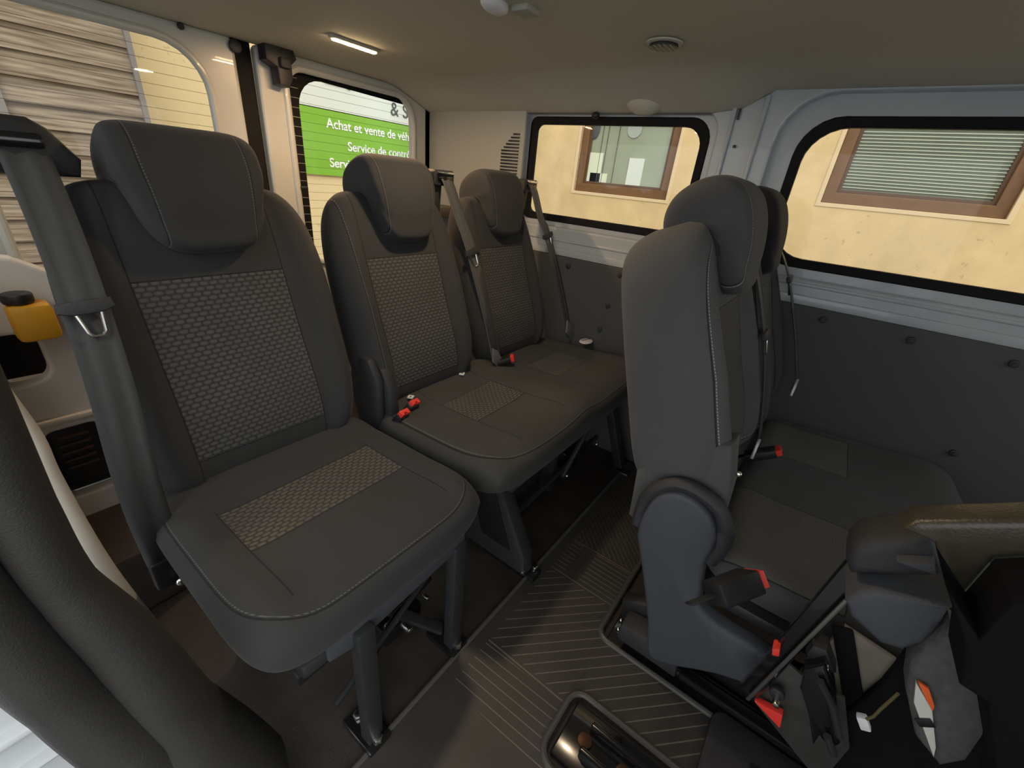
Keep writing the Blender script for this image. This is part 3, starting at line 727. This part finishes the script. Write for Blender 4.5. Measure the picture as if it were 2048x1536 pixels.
# --- second row: double seat seen from its side
s3 = empty('double_seat', (1.22, -.1, 0), 'second row double seat seen from its side, grey cloth with white stitching', 'seat', 'passenger seats in the van')
DY = -.90
M_BK4 = fabric('row_two_back_cloth', inserts=[(-.12, .12, .06, .42)], rim=.90, stcol=(.42, .42, .40), base=(.085, .083, .081), ins=(.085, .08, .072), rh=.006)
M_BK5 = fabric('row_two_far_back_cloth', inserts=[(-.12, .12, .06, .42)], rim=.90, base=(.055, .054, .053), ins=(.085, .08, .072), rh=.006)
M_HR2 = fabric('row_two_headrest_cloth', ustitch=(-.095, .095), stcol=(.42, .42, .40), base=(.070, .068, .067))
M_HR2B = fabric('row_two_far_headrest_cloth', base=(.016, .016, .016))
backrest(1.030, YB+.088+DY, ZB+.012, .228, .60, M_BK4, s3, tb=.13, pp=5.5)
backrest(1.440, YB+.070+DY, ZB+.005, .195, .60, M_BK5, s3, tb=.13, pp=4.0)
head_pad(1.030, YB+.182+DY, ZB+.462, M_HR2, s3, .122)
head_pad(1.430, YB+.182+DY, ZB+.462, M_HR2B, s3, .118)
M_CS3 = fabric('row_two_cushion_cloth', inserts=[(-.40, -.13, -.235, .02), (.12, .345, -.23, .02)], base=(.062, .060, .058), ins=(.098, .092, .080), ins_dark=(.08, .075, .067), rh=.005, bw=.005)
cushion(.80, 1.635, -.50, .02, .455, .13, M_CS3, s3, bolx=((.83, .03, .012), (1.225, .07, .022), (1.60, .05, .03)), nu=80, corner=.05)
# hinge cover of the near side
pc = Org()
hp = [(.150, .40), (.150, .46), (.135, .52), (.10, .552), (.055, .552), (.018, .525), (.0, .48), (.003, .42), (-.008, .35), (-.02, .305), (-.06, .285), (-.16, .28), (-.21, .25), (-.20, .20), (-.10, .15), (.0, .078), (.045, .078), (.07, .174), (.112, .30)]
hp = [(v.x, v.y) for v in smooth_path([(p[0], p[1], 0) for p in hp+[hp[0]]], 3)[:-1]]
pc.prism(hp, 'x', .775, .822, .012, 3); pco = pc.build('hinge_cover', M_GRYP, s3)
rc = Org(); rim_ = smooth_path([(.80, .156, .42), (.80, .152, .50), (.80, .11, .558), (.80, .06, .565), (.80, .01, .54), (.80, -.012, .48), (.80, -.002, .42)], 5)
rc.tube(rim_, .016, 12, sq=(1.2, 1)); rc.build('cover_rim', M_DPL, pco)
# upholstery skirt between back and cushion
sk = Org(); skp = [(.19, .40), (.20, .53), (.16, .60), (.08, .66), (.035, .68), (.01, .58), (.0, .45), (.03, .38)]
sk.prism(skp, 'x', .822, .90, .014, 3); sk.build('side_bolster', fabric('plain_side_cloth', base=(.085, .083, .081)), s3)
for c in ((.815, .008, .63), (.80, -.012, .47)): Org().ball(c, (.005, .006, .006)).build('bright_clip', M_CHR, s3)
# base frame and floor rail
bf = Org(); bf.prism([(.14, .05), (.15, .11), (.10, .14), (-.18, .20), (-.45, .25), (-.5, .30), (-.5, .05)], 'x', .845, .885, .006)
bf.build('side_frame', M_BLK, s3)
Org().bar((.800, -.035, .062), (.800, -.40, .062), .022, .03, up=(1, 0, 0), bevel=.006).build('rail_cover', M_BLKG, s3)
Org().box((1.22, -.2, .30), (.78, .42, .03), bevel=.006).build('seat_pan', M_DARKM, s3)
Org().prism([(.125, .045), (.125, .10), (-.02, .125), (-.03, .045)], 'x', .785, .845, .006).build('foot', M_DPL, s3)
for x in (1.55,): Org().bar((x, -.35, .30), (x, -.38, .02), .04, .04, up=(0, 1, 0)).build('leg', M_DARKM, s3); Org().bar((x, .0, .30), (x, .05, .02), .04, .04, up=(0, 1, 0)).build('leg', M_DARKM, s3)
b3 = buckle((.70, -.073, .508), (.82, -.55, .12), (.3, .5, -.6), s3, L=.085, w=.052, th=.040)
buckle((1.225, -.05, .505), (.1, -.75, .5), (1, .1, 0), s3, L=.08)
for (gx, y1, z1, tx, ty, tz, ax, ay, az_, mm) in ((1.255, .21, 1.06, 1.235, .085, .80, 1.22, .0, .53, M_BELT), (1.61, .21, 1.08, 1.60, .10, .90, 1.60, -.035, .60, M_BELTG)):
    b_ = ribbon([(gx, y1, z1), (gx, y1-.04, z1-.06), (tx, ty, tz+.02), ((tx+ax)/2, (ty+ay)/2-.01, (tz+az_)/2), (ax, ay, az_)], .044, mm, 'seat_belt', s3, ruck=.0015)
    tongue((tx, ty-.012, tz), b_, d=(0, -.3, -1))
    go = Org().box((gx, y1+.01, z1), (.07, .05, .03), bevel=.006).build('belt_guide', M_DPL, s3)
    Org().prism([(ax-.035, az_-.01), (ax-.02, az_+.005), (ax+.012, az_-.03), (ax+.02, az_-.05), (ax-.04, az_-.05)], 'y', ay-.006, ay+.002, .001).build('belt_anchor', mat('brushed_steel', (.45, .46, .47), .4, metal=.7), s3)
# floor rails set in the mat cut-outs
def rail(name, x, y0, y1, label):
    r = empty(name, (x, (y0+y1)/2, 0), label, 'floor rail', 'floor rails in the mat cut-outs')
    o = Org(); o.box((x, (y0+y1)/2, .006), (.13, y1-y0, .012), bevel=.004).build('base_plate', M_BLKG, r)
    for s in (-.028, .028): Org().bar((x+s, y0, .024), (x+s, y1-.05, .024), .030, .014, up=(1, 0, 0)).build('rail_lip', M_BLKG, r)
    for k in range(3):
        Org().disc((x-.0, y1-.05-.09*k, .014), (0, 0, 1), .016, .008, 20, .002).build('bolt', mat('rusty_bolt', (.10, .05, .025), .45, metal=.6), r)
    return r
ra = rail('seat_rail', .545, -.55, .135, 'glossy black floor rail lying open in the nearer mat cut-out')
rb = rail('seat_rail', .855, -.62, .150, 'glossy black floor rail under the second row seat')
for c in ((.835, .135, .016), (.85, .12, .016), (.865, .14, .016), (.84, .115, .016)): Org().ball(c, (.006,)*3).build('bright_stud', M_CHR, rb)
# black plastic floor trim around the rails in front of the mat tongue
ft = Org().prism(rrect(.58, .80, -1.2, -.125, .03), 'z', .012, .03, .006).build('floor_trim', M_DPL); tag(ft, 'black plastic floor cover between the two seat rails', 'floor cover')
Org().box((.70, -.26, .032), (.06, .09, .008), bevel=.003).build('grating', M_BLK, ft)

# --- folded seat at the lower right
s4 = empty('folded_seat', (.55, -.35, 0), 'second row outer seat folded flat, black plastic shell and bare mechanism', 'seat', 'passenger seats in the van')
M_OLV = mat('olive_black_shell', (.060, .052, .036), .34, noise=.25, nscale=60, bump=.3, bscale=300)
M_FSD = mat('shaded_seat_side_cloth', (.008, .008, .009), .8, bump=.3, bscale=600, spec=.08)  # near-black: the folded seat's deep shade put into the colour
Org().prism([(-0.169, 0.777), (-0.175, 0.793), (-0.241, 0.838), (-0.27, 0.858), (-0.285, 0.824), (-0.243, 0.785), (-0.242, 0.729), (-0.239, 0.706), (-0.198, 0.775)], 'x', .585, .630, .010, 3).build('back_shell', M_OLV, s4)
Org().prism([(-0.193, 0.783), (-0.235, 0.742), (-0.236, 0.793), (-0.278, 0.831), (-0.419, 0.525), (-0.365, 0.419), (-0.328, 0.56), (-0.268, 0.676), (-0.246, 0.68), (-0.231, 0.726)], 'x', .50, .575, .012, 3).build('folded_cushion', M_FSD, s4)
Org().prism([(-0.155, 0.661), (-0.152, 0.683), (-0.155, 0.698), (-0.168, 0.714), (-0.212, 0.754), (-0.242, 0.711), (-0.235, 0.698), (-0.165, 0.647)], 'x', .640, .715, .014, 3).build('hinge_cover', M_DPL, s4)
Org().prism([(-0.19, 0.709), (-0.221, 0.73), (-0.229, 0.714)], 'x', .622, .660, .003).build('cover_facet', M_GRYP, s4)
Org().prism([(-0.17, 0.617), (-0.178, 0.642), (-0.192, 0.656), (-0.255, 0.682), (-0.259, 0.645), (-0.258, 0.613), (-0.246, 0.585), (-0.224, 0.578), (-0.183, 0.597)], 'x', .620, .715, .010, 3).build('side_cover', M_GRYP, s4)
Org().prism([(-0.148, 0.244), (-0.164, 0.358), (-0.224, 0.334), (-0.267, 0.349), (-0.311, 0.248), (-0.311, 0.119), (-0.169, 0.209)], 'x', .722, .730, .002).build('side_plate', mat('scuffed_steel', (.07, .068, .062), .4, metal=.4, noise=.5, nscale=30), s4)
Org().bar((.700, -.150, .235), (.700, -.192, .56), .005, .006, bevel=.001).build('edge_line', mat('pale_steel_edge', (.15, .145, .135), .35, metal=.6), s4)  # thin paler bar running alongside the edge bar
Org().bar((.757, -.222, .46), (.757, -.300, .30), .03, .008, up=(1, 0, 0)).build('shade_strip', M_FSD, s4)  # dark bar standing in for shadows across the lit patch
Org().bar((.715, -.148, .24), (.715, -.195, .70), .016, .034, bevel=.004).build('edge_bar', M_BLKG, s4)
Org().prism([(-0.207, 0.269), (-0.227, 0.456), (-0.304, 0.442), (-0.317, 0.392), (-0.306, 0.303), (-0.276, 0.299)], 'x', .765, .775, .002).build('lit_patch', mat('beige_lit_patch', (.22, .19, .15), .7, noise=.3, nscale=20), s4)  # beige panel standing in for light falling behind the mechanism
_f = Org(); _f.prism([(-0.185, 0.424), (-0.202, 0.456), (-0.231, 0.409), (-0.273, 0.316), (-0.267, 0.292), (-0.248, 0.305), (-0.249, 0.273), (-0.22, 0.336), (-0.194, 0.378)], 'x', .66, .70, .008); _f.build('floor_latch', M_BLKG, s4)
for _a, _b in (((.650, -.232, .400), (.650, -.262, .345)), ((.650, -.250, .330), (.650, -.270, .300)), ((.650, -.205, .43), (.650, -.236, .395))):
    Org().tube([_a, _b], .006, 8).build('latch_rib', M_DARKM, s4)
Org().prism([(-0.181, 0.434), (-0.182, 0.46), (-0.201, 0.466), (-0.226, 0.429), (-0.213, 0.422), (-0.191, 0.425)], 'x', .68, .715, .006).build('latch_bracket', M_BLK, s4)
Org().prism([(-0.16, 0.24), (-0.206, 0.251), (-0.213, 0.215)], 'x', .700, .715, .002).build('warning_flag', M_RED, s4, label='bright red plastic wedge')
Org().prism([(-0.142, 0.396), (-0.152, 0.404), (-0.156, 0.388), (-0.146, 0.382)], 'x', .690, .715, .002).build('red_stop', M_RED, s4, label='small red plastic stop')
Org().disc((.705, -.183, .290), (-1, 0, 0), .013, .012, 20, .003).build('washer', M_DARKM, s4)
Org().disc((.695, -.186, .282), (-1, 0, 0), .006, .022, 12, .002).build('bright_bolt', M_CHR, s4)
Org().disc((.672, -.208, .440), (-1, 0, 0), .005, .012, 12, .002).build('bright_bolt', M_CHR, s4)
Org().box((.678, -.284, .372), (.012, .014, .024), Matrix.Rotation(-.6, 3, 'X'), bevel=.002).build('connector', M_WHT, s4, label='white cable connector')
Org().tube([(.676, -.282, .378), (.672, -.286, .40), (.668, -.285, .425), (.66, -.285, .479)], .0022, 8).build('cable', mat('olive_cable', (.12, .10, .04), .5), s4)
Org().prism([(-0.256, 0.614), (-0.264, 0.659), (-0.286, 0.645), (-0.348, 0.529), (-0.354, 0.476), (-0.341, 0.442), (-0.305, 0.468), (-0.27, 0.531), (-0.255, 0.581)], 'x', .610, .665, .012, 3).build('side_padding', mat('grey_felt', (.085, .084, .082), .95, noise=.35, nscale=90, bump=.8, bscale=200), s4)
_w = Org().prism([(-0.266, 0.565), (-0.294, 0.536), (-0.32, 0.481), (-0.325, 0.463), (-0.277, 0.532)], 'x', .603, .609, .0008).build('care_label', mat('label_white', (.62, .62, .56), .6), s4, label='white and orange sewn label')
Org().prism([(-0.266, 0.569), (-0.278, 0.567), (-0.292, 0.546), (-0.294, 0.536)], 'x', .6005, .605, .0005).build('orange_band', mat('label_orange', (.80, .12, .02), .6), _w)
Org().box((.6015, -.296, .512), (.002, .012, .018), Matrix.Rotation(.7, 3, 'X'), bevel=.0006).build('label_print', M_BLK, _w)
Org().prism([(-0.287, 0.292), (-0.299, 0.398), (-0.299, 0.468), (-0.29, 0.571), (-0.387, 0.656), (-0.574, 0.239), (-0.378, -0.187), (-0.303, 0.135)], 'x', .742, .760, .004).build('dark_backing', M_FSD, s4)  # added near-black sheet behind the mechanism, hides the second row

# ------------------------------------------------------------------ outdoors
M_STUC = mat('yellow_stucco', (.72, .52, .25), .9, noise=.22, nscale=5, bump=.6, bscale=30)
M_STUC2 = mat('pale_yellow_stucco', (.76, .60, .32), .9, noise=.08, nscale=2, bump=.4, bscale=25)
gnd = Org().box((3, 2, -.62), (24, 24, .08)).build('ground', mat('grey_asphalt', (.16, .155, .15), .9, noise=.3, nscale=20)); struct(gnd, 'grey asphalt yard outside the van', 'ground')
BX = 4.5
b1 = plate('building_wall', [(-4, -.6), (5.0, -.6), (5.0, 4.2), (-4, 4.2)], [[(1.50, 1.06), (2.54, 1.06), (2.54, 1.80), (1.50, 1.80)], [(-.85, 1.17), (.24, 1.17), (.24, 2.2), (-.85, 2.2)]], 'x', BX, BX+.25, M_STUC, bevel=.01)
b1.name = 'building'; tag(b1, 'yellow rendered building beside the van with brown framed windows', 'building')
M_WOOD = mat('brown_window_wood', (.17, .078, .022), .5, noise=.3, nscale=20)
for (y0, y1, z0, blinds) in ((1.50, 2.54, 1.06, 0), (-.85, .24, 1.17, 1)):
    zt = 2.2 if blinds else 1.81
    f = plate('window_frame', [(y0, z0), (y1, z0), (y1, zt), (y0, zt)], [[(y0+.08, z0+.08), (y1-.08, z0+.08), (y1-.08, zt-.08), (y0+.08, zt-.08)]], 'x', BX+.03, BX+.10, M_WOOD, b1, bevel=.006)
    plate('sash', [(y0+.07, z0+.07), (y1-.07, z0+.07), (y1-.07, zt-.07), (y0+.07, zt-.07)], [[(y0+.105, z0+.105), (y1-.105, z0+.105), (y1-.105, zt-.105), (y0+.105, zt-.105)]], 'x', BX+.055, BX+.10, mat('dark_brown_wood', (.10, .045, .014), .5), f, bevel=.004)
    plate('sill_band', [(y0-.03, z0-.03), (y1+.03, z0-.03), (y1+.03, zt+.02), (y0-.03, zt+.02)], [[(y0, z0), (y1, z0), (y1, zt+.01), (y0, zt+.01)]], 'x', BX-.006, BX+.02, mat('cream_window_surround', (.74, .56, .31), .8), f, bevel=.003)
    gm = bpy.data.materials.get('room_%d' % blinds) or bpy.data.materials.new('room_%d' % blinds); gm.use_nodes = True
    nt = gm.node_tree; bb = nt.nodes['Principled BSDF']; bb.inputs['Roughness'].default_value = .12
    tc = nt.nodes.new('ShaderNodeTexCoord'); nz = nt.nodes.new('ShaderNodeTexNoise'); nz.inputs['Scale'].default_value = 2.2; nz.inputs['Detail'].default_value = 6; lk(nt, tc.outputs['Object'], nz.inputs[0])
    lk(nt, mixc(nt, X(nt, nz.outputs[0]), (.24, .27, .16) if not blinds else (.08, .09, .045), (.40, .44, .30) if not blinds else (.30, .34, .22)), bb.inputs['Base Color'])
    Org().box((BX+.085, (y0+y1)/2, (z0+zt)/2), (.02, y1-y0-.1, zt-z0-.1)).build('window_pane', gm, f)
    if blinds:
        bl = Org(); z = z0+.10
        while z < 2.08: bl.box((BX+.068, (y0+y1)/2, z), (.012, y1-y0-.17, .006), Matrix.Rotation(.5, 3, 'Y')); z += .0225
        bl.build('blind', mat('pale_blind', (.42, .45, .33), .6), f)
    else:
        M_PAP = mat('pale_paper', (.72, .75, .52), .8)
        Org().box((BX+.070, 2.36, 1.30), (.008, .16, .28)).box((BX+.070, 2.30, 1.20), (.008, .20, .10)).build('notice_sheet', M_PAP, f)
        Org().box((BX+.070, 1.90, 1.28), (.008, .16, .26)).build('white_cabinet', mat('pale_green_paint', (.70, .74, .62), .7), f)
        Org().disc((BX+.069, 1.985, 1.66), (1, 0, 0), .075, .006, 32).build('wall_clock', mat('grey_clock', (.40, .43, .36), .6), f)
        Org().ball((BX+.068, 2.42, 1.66), (.01, .055, .10), 16).build('dark_fixture', mat('dark_grey_fixture', (.08, .085, .08), .6), f)
        w_ = Org()
        for yy in (2.32, 2.26, 2.14): w_.box((BX+.066, yy, 1.43), (.004, .004, .58))
        w_.build('hanging_cord', M_DPL, f)

for _m in (M_STUC, M_STUC2):
    _nt = _m.node_tree; _b = _nt.nodes['Principled BSDF']; _old = _b.inputs['Base Color'].links[0].from_socket
    _tc = _nt.nodes.new('ShaderNodeTexCoord'); _n = _nt.nodes.new('ShaderNodeTexNoise'); _n.inputs['Scale'].default_value = 16; _n.inputs['Detail'].default_value = 5; _n.inputs['Roughness'].default_value = .7
    lk(_nt, _tc.outputs['Object'], _n.inputs[0]); _n2 = _nt.nodes.new('ShaderNodeTexNoise'); _n2.inputs['Scale'].default_value = 2.2; lk(_nt, _tc.outputs['Object'], _n2.inputs[0])
    _k = X(_nt, _n.outputs[0]).gt(.64)*X(_nt, _n2.outputs[0]).gt(.5)*.38
    lk(_nt, mixc(_nt, _k, _old, (.30, .20, .09)), _b.inputs['Base Color'])
RY = 6.0
b2 = Org().box((3.5, RY+.15, 1.5), (8.0, .3, 4.4)).build('building', M_STUC2); tag(b2, 'pale yellow rendered wall behind the van carrying the green and white sign', 'building')
# board clad shed behind the left rear window
def siding():
    m = bpy.data.materials.new('weathered_boards'); m.use_nodes = True; nt = m.node_tree; b = nt.nodes['Principled BSDF']
    tc = nt.nodes.new('ShaderNodeTexCoord'); mp = nt.nodes.new('ShaderNodeMapping'); mp.inputs['Scale'].default_value = (1.2, 1, 22); lk(nt, tc.outputs['Object'], mp.inputs[0])
    n = nt.nodes.new('ShaderNodeTexNoise'); n.inputs['Scale'].default_value = 2.5; n.inputs['Detail'].default_value = 8; lk(nt, mp.outputs[0], n.inputs[0])
    r = nt.nodes.new('ShaderNodeValToRGB'); r.color_ramp.elements[0].position = .35; r.color_ramp.elements[1].position = .68
    r.color_ramp.elements[0].color = (.15, .105, .065, 1); r.color_ramp.elements[1].color = (.34, .27, .18, 1); lk(nt, n.outputs[0], r.inputs[0])
    lk(nt, r.outputs[0], b.inputs['Base Color']); b.inputs['Roughness'].default_value = .8; return m
M_SID = siding()
shd = Org(); z = -.6
while z < 4.0:
    shd.prism([(5.45, z), (5.43, z), (5.46, z+.172), (5.49, z+.172)], 'x', -4.0, 1.56, 0); z += .172
shd.box((-1.2, 5.6, 1.7), (5.5, .25, 4.6))
sho = shd.build('shed', M_SID, smooth=False); tag(sho, 'shed wall of weathered horizontal boards behind the left rear window', 'shed')
Org().box((1.575, 5.45, 1.7), (.04, .08, 4.6)).box((.66, 5.42, 1.7), (.07, .04, 4.6)).build('corner_strip', mat('grey_strip', (.20, .18, .16), .7), sho)
# sign
M_GRN = mat('sign_green', (.21, .46, .03), .6); M_SGW = mat('sign_white', (.70, .74, .64), .6)
sg = empty('sign', (4.4, RY-.03, .9), 'large white and green shop sign in French on the yellow wall', 'sign')
Org().box((4.7, RY-.02, 1.90), (3.2, .03, .40)).build('white_board', M_SGW, sg)
Org().box((4.7, RY-.02, 1.315), (3.2, .03, .79)).build('green_board', M_GRN, sg)
MT = lambda x, z: Matrix.Translation((x, RY-.04, z)) @ Matrix.Rotation(PI/2, 4, 'X')
M_LET = mat('sign_lettering_white', (.9, .92, .85), .6); M_LETD = mat('sign_lettering_dark', (.06, .08, .07), .6)
text_mesh('Achat et vente de véhicules', .158, M_LET, 'lettering', sg, MT(3.70, 1.50), off=.0025)
text_mesh('Service de contrôle', .158, M_LET, 'lettering', sg, MT(4.00, 1.255), off=.0025)
text_mesh('Service', .158, M_LET, 'lettering', sg, MT(3.70, 1.03), off=.0025)
text_mesh('& Se', .25, M_LETD, 'lettering', sg, MT(4.76, 1.80), off=.0)
Org().prism([(3.72, 2.0), (3.98, 2.0), (4.0, 2.10), (3.72, 2.10)], 'y', RY-.05, RY-.035).build('logo_bar', M_LETD, sg)
Org().prism([(4.02, 2.0), (4.09, 1.98), (4.14, 2.05), (4.10, 2.12), (4.04, 2.12)], 'y', RY-.05, RY-.035).build('logo_leaf', M_GRN, sg)
